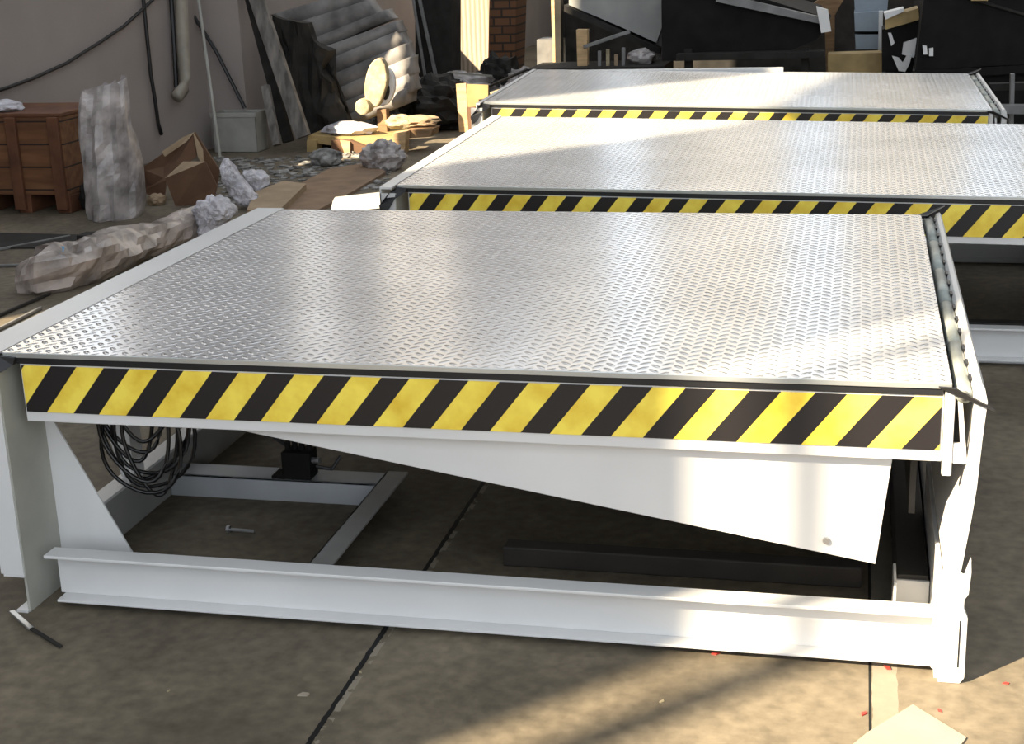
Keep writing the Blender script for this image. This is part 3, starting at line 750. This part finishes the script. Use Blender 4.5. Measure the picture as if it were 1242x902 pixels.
# yellow wrapped disc on a stand
y = 7.2
g = empty('polishing_wheel', tuple(at(462, 150, y=y)), 0, 'upright cream cloth-wrapped wheel with white rim standing on the clutter', 'wheel')
g.location.z = 0; O = Vector(g.location)
def disc(name, cu, cv, ru, rv, yy, th, mat, rot):
    c = at(cu, cv, y=yy); px = (at(cu + 1, cv, y=yy) - c).length
    pts = []
    for i in range(28):
        a = i / 28 * 2 * math.pi; du = ru * math.cos(a); dv = rv * math.sin(a)
        du, dv = du * math.cos(rot) - dv * math.sin(rot), du * math.sin(rot) + dv * math.cos(rot)
        k = 1 + .05 * noise.noise(Vector((du, dv, 0)) * .2)
        pts.append(c + Vector((du * px * k, 0, -dv * px * k)) - O)
    MB().prism(pts, (0, th, 0)).build(name, mat, g, .01)
disc('wheel_rim', 466, 106, 12, 22, y + .02, .05, 'whiteplastic', .25)
disc('wheel_face', 455, 101, 13, 29, y - .05, .08, 'cream', .22)
disc('motor_cap', 439, 130, 9, 9, y - .10, .12, 'cream', 0)
disc('hub_hole', 468, 112, 4, 9, y + .005, .02, 'blackgrey', .25)
MB().box(-.02, .05, -.02, .05, 0, at(460, 132, y=y).z).build('stand', 'wood', g, .004)

# workbench-like pallet with blocks
pz = .20
tb = empty('wooden_pallet', tuple(at(440, 190, z=0)), 0, 'low timber pallet with loose boards and blocks left of the middle leveler', 'pallet')
O = Vector(tb.location)
def tp(name, px, y, depth, mat): return tracep(name, px, y, depth, mat, parent=tb)
tp('board', [(372, 172), (400, 176), (478, 176), (478, 167), (400, 166), (374, 164)], 6.9, .5, 'ochre')
tp('block', [(372, 170), (384, 170), (384, 190), (372, 190)], 6.88, .12, 'ochre')
tp('block', [(402, 170), (424, 170), (444, 178), (446, 200), (424, 196), (402, 186)], 6.85, .15, 'card')
tp('block', [(412, 170), (424, 172), (425, 194), (420, 192)], 6.83, .02, 'palewood')
tp('block', [(476, 162), (492, 160), (490, 192), (480, 192)], 6.80, .10, 'palewood')
tp('board', [(492, 158), (524, 157), (522, 166), (492, 168)], 6.9, .2, 'wood')
tp('gap_shade_block', [(384, 176), (402, 176), (402, 190), (384, 190)], 7.05, .2, 'black')  # solid black block painting the shade between the pallet blocks
tp('gap_shade_block', [(446, 178), (478, 176), (478, 188), (448, 190)], 7.05, .2, 'black')  # second black block, again shade painted into an opening
for k, (u, v, s, mat, sd, lab) in enumerate([
        (425, 158, (.18, .10, .05), 'foil', 11, 'pale film scraps heaped on the timber pallet'),
        (485, 150, (.10, .06, .05), 'cream', 12, 'cream rag bundle right of the wrapped wheel'),
        (510, 148, (.13, .06, .04), 'cardlight', 13, 'tan crumpled packing on the boards right of the cream rag')]):
    p = at(u, v, y=7.05); tag(crumple('packing_scrap', mat, (p.x, 7.05, max(0, p.z - s[2] * .6)), s, seed=sd, sub=3), lab, 'packing')
tag(crumple('grey_bag', 'sack', tuple(at(466, 205, z=0)), (.13, .12, .10), seed=14, sub=4), 'grey film bag slumped between the pallet and the middle deck', 'bag')
tag(crumple('grey_bag', 'rubble', tuple(at(395, 200, z=0)), (.10, .10, .06), seed=15, sub=3), 'small greenish grey bag on the floor before the pallet', 'bag')
# cartons
c = empty('open_carton', tuple(at(572, 160, z=0)), 0, 'orange brown carton standing open near the far leveler corner', 'box'); O = Vector(c.location)
tracep('front_panel', [(567, 130), (590, 130), (586, 152), (568, 160)], 7.6, .015, 'card', parent=c)
tracep('back_panel', [(565, 102), (592, 103), (592, 128), (567, 130)], 7.75, .015, 'ochre', parent=c)
tracep('side_panel', [(553, 102), (565, 101), (568, 160), (557, 160)], 7.6, .02, 'palewood', parent=c)
tracep('flap', [(594, 112), (612, 106), (616, 116), (598, 124)], 7.7, .03, 'cream', parent=c)
# dark heap behind
for k, (u, v, y, s, mat, sd, lab) in enumerate([
        (525, 150, 8.1, (.34, .25, .20), 'blackgrey', 21, 'black heap of scrap film behind the timber pallet'),
        (490, 128, 8.9, (.22, .2, .17), 'cement', 22, 'grey rubble heap at the foot of the wavy sheets'),
        (556, 112, 9.4, (.45, .2, .15), 'sack', 23, 'grey film heap before the sunlit cladding'),
        (530, 108, 9.0, (.25, .2, .16), 'blackgrey', 24, 'small dark heap before the steel rods'),
        (606, 100, 9.6, (.2, .2, .22), 'blackgrey', 25, 'dark bag at the foot of the brick column'),
        (632, 98, 9.2, (.14, .12, .17), 'sack', 26, 'pale blue-grey film bag behind the far leveler corner'),
        (455, 165, 7.9, (.2, .15, .10), 'rubble', 27, 'grey rubble lying under the wrapped wheel')]):
    p = at(u, v, y=y); tag(crumple('scrap_heap', mat, (p.x, y, 0), s, .35, 2.6, sd, 0, 4), lab, 'scrap heap')
    o = bpy.data.objects[-1] if False else None
# loose strips on the heap
for k, (a, b_, y, lab) in enumerate([((470, 168), (560, 98), 8.0, 'long pale strip lying up across the dark scrap heap'), ((548, 88), (596, 92), 8.7, 'pale strip lying near the cladding foot'), ((590, 106), (640, 84), 8.3, 'dark flat bar leaning toward the far leveler')]):
    p = at(*a, y=y); q = at(*b_, y=y + .3); p.z = max(p.z, .02)
    tag(MB().bar(p, q, .03, .015).build('loose_strip', ['greysteel', 'bin', 'blackgrey'][k], None, .002, origin=tuple(p)), lab, 'strip')

# scattered rubble flakes (uncountable)
mb = MB(); random.seed(3)
for k in range(900):
    u = random.uniform(262, 470); v = random.uniform(178, 248)
    if v > 250 - (u - 262) * .1: continue
    p = at(u, v, z=0); s = random.uniform(.008, .035)
    if p.x < xw(p.y) + .08 or (p.y > 6.6 and p.x < -1.9): continue
    a = random.uniform(0, 6.28); t = Matrix.Translation((p.x, p.y, s * .15)) @ Matrix.Rotation(a, 4, 'Z') @ Matrix.Rotation(random.uniform(-.3, .3), 4, 'X')
    mb.box(-s, s, -s * .6, s * .6, -s * .12, s * .12, t)
tag(mb.build('rubble_flakes', 'rubble'), 'grey flakes and grit strewn over the floor behind the leveler', 'rubble', kind='stuff')
# a few crumbs on the front floor
for k, (u, v, s, mat, lab) in enumerate([(368, 843, .011, 'cardpale', 'pale chip on the concrete left of the floor joint'), (204, 838, .005, 'cream', 'tiny pale crumb on the concrete below the left channel'),
        (437, 815, .005, 'cream', 'tiny pale crumb beside the dark floor joint'), (868, 793, .008, 'red', 'small red scrap at the edge of the base channel'), (803, 851, .007, 'cream', 'small pale chip on concrete in the sun stripe'),
        (1076, 810, .009, 'red', 'red scrap on the concrete strip beside the front foot'), (1220, 829, .006, 'red', 'red scrap right of the front foot'), (1048, 866, .008, 'red', 'red scrap left of the pale card sheet'), (1140, 862, .006, 'red', 'red scrap behind the pale card sheet')]):
    p = at(u, v, z=0); o = MB().prism([(-s, -s * .5, 0), (s * .8, -s * .3, 0), (s, s * .5, 0), (-s * .3, s * .6, 0)], (0, 0, s * .35)).build('floor_scrap', mat); o.location = (p.x, p.y, 0); o.rotation_euler.z = k
    tag(o, lab, 'scrap')

# ------------------------------------------------------------------ right background: dark machines behind the far leveler
def machine(name, loc_px, y, label, cat): 
    r = empty(name, tuple(at(*loc_px, y=y)), 0, label, cat); r.location.z = 0; return r
m = machine('tilted_platform', (880, 60), 7.2, 'black tilted steel platform on its frame behind the far deck', 'machine')
T = lambda *a, parent=None, **k: tracep(*a, parent=parent, **k)
T('hull', [(802, -20), (900, -10), (990, 18), (1004, 32), (990, 48), (962, 60), (940, 72), (803, 74)], 7.3, 1.1, 'black', parent=m)
T('top_rail', [(872, -8), (1000, 22), (1000, 30), (868, 2)], 7.22, .08, 'greysteel', parent=m)
T('end_plate', [(990, 8), (1004, 12), (1008, 38), (996, 40)], 7.15, .06, 'whiteplastic', parent=m)
T('base_rail', [(820, 66), (1000, 62), (1000, 70), (820, 74)], 7.1, .12, 'blackgrey', parent=m)
for u in (830, 972): T('leg', [(u, 60), (u + 9, 60), (u + 9, 128), (u, 128)], 7.2, .08, 'blackgrey', parent=m, z0=True)
m = machine('grey_beam_frame', (740, 60), 7.9, 'grey steel beam sloping down above loose fittings behind the far deck', 'steel beam')
T('beam', [(690, -16), (806, -30), (804, 30), (796, 52), (770, 40), (690, 6)], 7.9, .35, 'inner', parent=m)
T('lower_flange', [(684, 6), (800, 58), (800, 66), (684, 14)], 7.85, .45, 'blackgrey', parent=m)
T('leg', [(795, 20), (805, 20), (804, 122), (797, 122)], 7.95, .1, 'cement', parent=m, z0=True)
T('leg', [(672, -10), (680, -10), (680, 122), (674, 122)], 8.0, .1, 'blackgrey', parent=m, z0=True)
w = tracep('timber_post', [(699, 36), (712, 36), (711, 130), (702, 130)], 7.5, .08, 'palewood', 'pale timber post standing behind the left end of the far deck', 'post', z0=True)
w2 = tracep('timber_post', [(668, -10), (677, -10), (679, 130), (672, 130)], 8.3, .06, 'palewood', 'tall thin pale timber post left of the grey beam', 'post', z0=True)
leanbar('steel_tube', (708, 57), (764, 38), 7.48, 7.48, .025, .025, 'greysteel', 'short pale steel tube slanting right of the timber post', 'tube')
tracep('grey_box', [(651, 48), (674, 48), (674, 106), (651, 106)], 8.4, .25, 'greysteel', 'small grey metal cabinet behind the corner of the far deck', 'cabinet', z0=True)
tag(crumple('film_lump', 'sack', tuple(at(778, 70, y=7.6)), (.09, .08, .06), seed=31, sub=3, flat=False), 'pale grey film lump below the sloping grey beam', 'plastic film')
for k, (u, v0) in enumerate([(735, 60), (745, 66), (754, 58), (725, 62)]):
    tracep('steel_fitting', [(u, v0), (u + 4, v0), (u + 4, 84), (u, 84)], 7.45, .03, ['cream', 'cardlight', 'greysteel', 'greysteel'][k], ['cream', 'tan', 'grey', 'darker grey'][k] + ' upright fitting in the row under the sloping beam, ' + ['second from left', 'third from left', 'rightmost', 'leftmost'][k], 'fitting', group='upright fittings')
# shelf of fittings behind (supports them)
tracep('low_bench', [(640, 84), (806, 80), (806, 138), (640, 142)], 7.35, .5, 'blackgrey', 'long low dark bench behind the far deck carrying loose fittings', 'bench', z0=True)
# stacked panels
m = machine('panel_stack', (1050, 60), 8.0, 'stack of blue grey panels with white edge between dark machines', 'panels')
T('panel', [(1036, 16), (1066, 14), (1066, 38), (1037, 38)], 8.0, .4, 'bluegrey', parent=m)
T('panel', [(1037, 42), (1066, 42), (1065, 60), (1038, 60)], 8.0, .4, 'bluegrey', parent=m)
T('painted_gap_shadow', [(1037, 38), (1066, 38), (1066, 42), (1037, 42)], 8.05, .3, 'black', parent=m)  # black filler, the shadow between the two panels done as colour
T('white_edge', [(1066, 14), (1071, 14), (1070, 66), (1065, 66)], 7.98, .4, 'whiteplastic', parent=m)
T('stand', [(1037, 60), (1068, 60), (1068, 110), (1038, 110)], 8.05, .35, 'blackgrey', parent=m, z0=True)
tracep('timber_box', [(1004, 66), (1070, 64), (1070, 134), (1006, 134)], 7.6, .2, 'ochre', 'ochre timber box standing low before the blue grey panels', 'box', z0=True)
tracep('cable_box', [(1036, -4), (1078, -8), (1076, 14), (1037, 16)], 8.1, .28, 'bluegrey', 'pale blue-grey case on top of the panel stack', 'case')
tracep('copper_bundle', [(985, 6), (1008, -12), (1030, -10), (1018, 8), (1012, 20), (1011, 110), (1004, 110), (1000, 16)], 8.8, .2, 'wood', 'orange brown timber bundle standing upright beyond the end of the tilted platform', 'bundle', z0=True)
m = machine('dark_stand', (1090, 60), 7.4, 'black stand with tan board and white fork bracket right of the panels', 'stand')
T('body', [(1070, 36), (1116, 18), (1122, 14), (1108, 86), (1070, 86)], 7.4, .3, 'black', parent=m)
T('tan_board', [(1074, 22), (1114, 10), (1115, 24), (1074, 36)], 7.36, .3, 'ochre', parent=m)
T('white_cap', [(1072, 16), (1096, 10), (1096, 14), (1074, 24)], 7.34, .2, 'whiteplastic', parent=m)
T('white_bracket', [(1096, 52), (1115, 45), (1112, 64), (1108, 70), (1094, 66)], 7.36, .04, 'whiteplastic', parent=m)
T('white_bracket', [(1077, 40), (1081, 40), (1085, 52), (1081, 56)], 7.36, .03, 'whiteplastic', parent=m)
T('white_bracket', [(1082, 68), (1090, 70), (1095, 76), (1100, 67), (1106, 67), (1103, 78), (1098, 87), (1090, 86)], 7.33, .03, 'whiteplastic', parent=m)
T('steel_edge', [(1121, 14), (1124, 15), (1110, 86), (1107, 86)], 7.36, .34, 'greysteel', parent=m)
T('leg', [(1074, 86), (1106, 86), (1104, 124), (1076, 124)], 7.45, .2, 'black', parent=m, z0=True)
m = machine('black_machine', (1180, 60), 7.0, 'large black machine housing filling the upper right corner', 'machine')
T('housing', [(1124, -30), (1300, -40), (1300, 76), (1200, 80), (1110, 86)], 7.0, 1.4, 'black', parent=m)
T('sloping_seam', [(1150, -12), (1290, 30), (1290, 33), (1150, -8)], 6.97, .04, 'blackgrey', parent=m)
T('white_clip', [(1119, 55), (1124, 56), (1125, 66), (1120, 66)], 6.95, .04, 'whiteplastic', parent=m)
T('white_clip', [(1127, 59), (1132, 58), (1132, 68), (1127, 68)], 6.95, .04, 'whiteplastic', parent=m)
T('foot_rail', [(1112, 86), (1300, 76), (1300, 86), (1112, 96)], 6.98, .5, 'black', parent=m)
T('floor_cover', [(1114, 96), (1300, 84), (1300, 168), (1122, 172)], 7.05, .4, 'black', parent=m, z0=True)  # black sheet added to hide the sunlit floor beyond
tracep('yellow_tag', [(1176, -6), (1200, -6), (1198, 1), (1178, 1)], 6.93, .02, 'ochre', 'small yellow strip at the very top of the black machine', 'strip')
m = machine('low_steel_frame', (1225, 110), 5.6, 'dark low steel frame behind the right end of the far deck', 'frame')  # open dark steel frame, just rails on uprights
T('rail', [(1200, 102), (1330, 98), (1330, 108), (1206, 110)], 6.0, .08, 'blackgrey', parent=m)
T('rail', [(1206, 128), (1330, 128), (1330, 140), (1208, 138)], 5.8, .08, 'greysteel', parent=m)
T('upright', [(1226, 90), (1231, 90), (1231, 170), (1226, 170)], 5.9, .06, 'greysteel', parent=m, z0=True)
T('upright', [(1300, 90), (1308, 90), (1308, 190), (1300, 190)], 5.9, .06, 'blackgrey', parent=m, z0=True)

tag(MB().box(-1.0, 7.5, 11.6, 12.0, 0, 1.9).build('dark_backdrop', 'blackgrey', None, .01), 'dark partition added to darken the space behind the far machines', 'backdrop')  # made-up slab, keeps the far background dark
# ------------------------------------------------------------------ light
w = bpy.data.worlds.new('sky'); C.world = w; w.use_nodes = True
bg = w.node_tree.nodes['Background']; bg.inputs[0].default_value = (.86, .93, 1.0, 1); bg.inputs[1].default_value = 1.55
sl = bpy.data.lights.new('sun', 'SUN'); so = bpy.data.objects.new('sun', sl); COL.objects.link(so)
az = math.radians(46.5); el = math.radians(35)
d = Vector((math.cos(az) * math.cos(el), math.sin(az) * math.cos(el), -math.sin(el)))
so.rotation_euler = d.to_track_quat('-Z', 'Y').to_euler(); so.location = (-6, -8, 9)
sl.energy = 14.5; sl.angle = math.radians(.75); sl.color = (1.0, .83, .58)
C.view_settings.view_transform = 'Standard'; C.view_settings.look = 'None'; C.view_settings.gamma = 1; C.view_settings.use_curve_mapping = False
C.view_settings.exposure = 0.46
C.cycles.use_denoising = True
C.cycles.max_bounces = 8
C.cycles.sample_clamp_indirect = 8
C.cycles.caustics_reflective = False
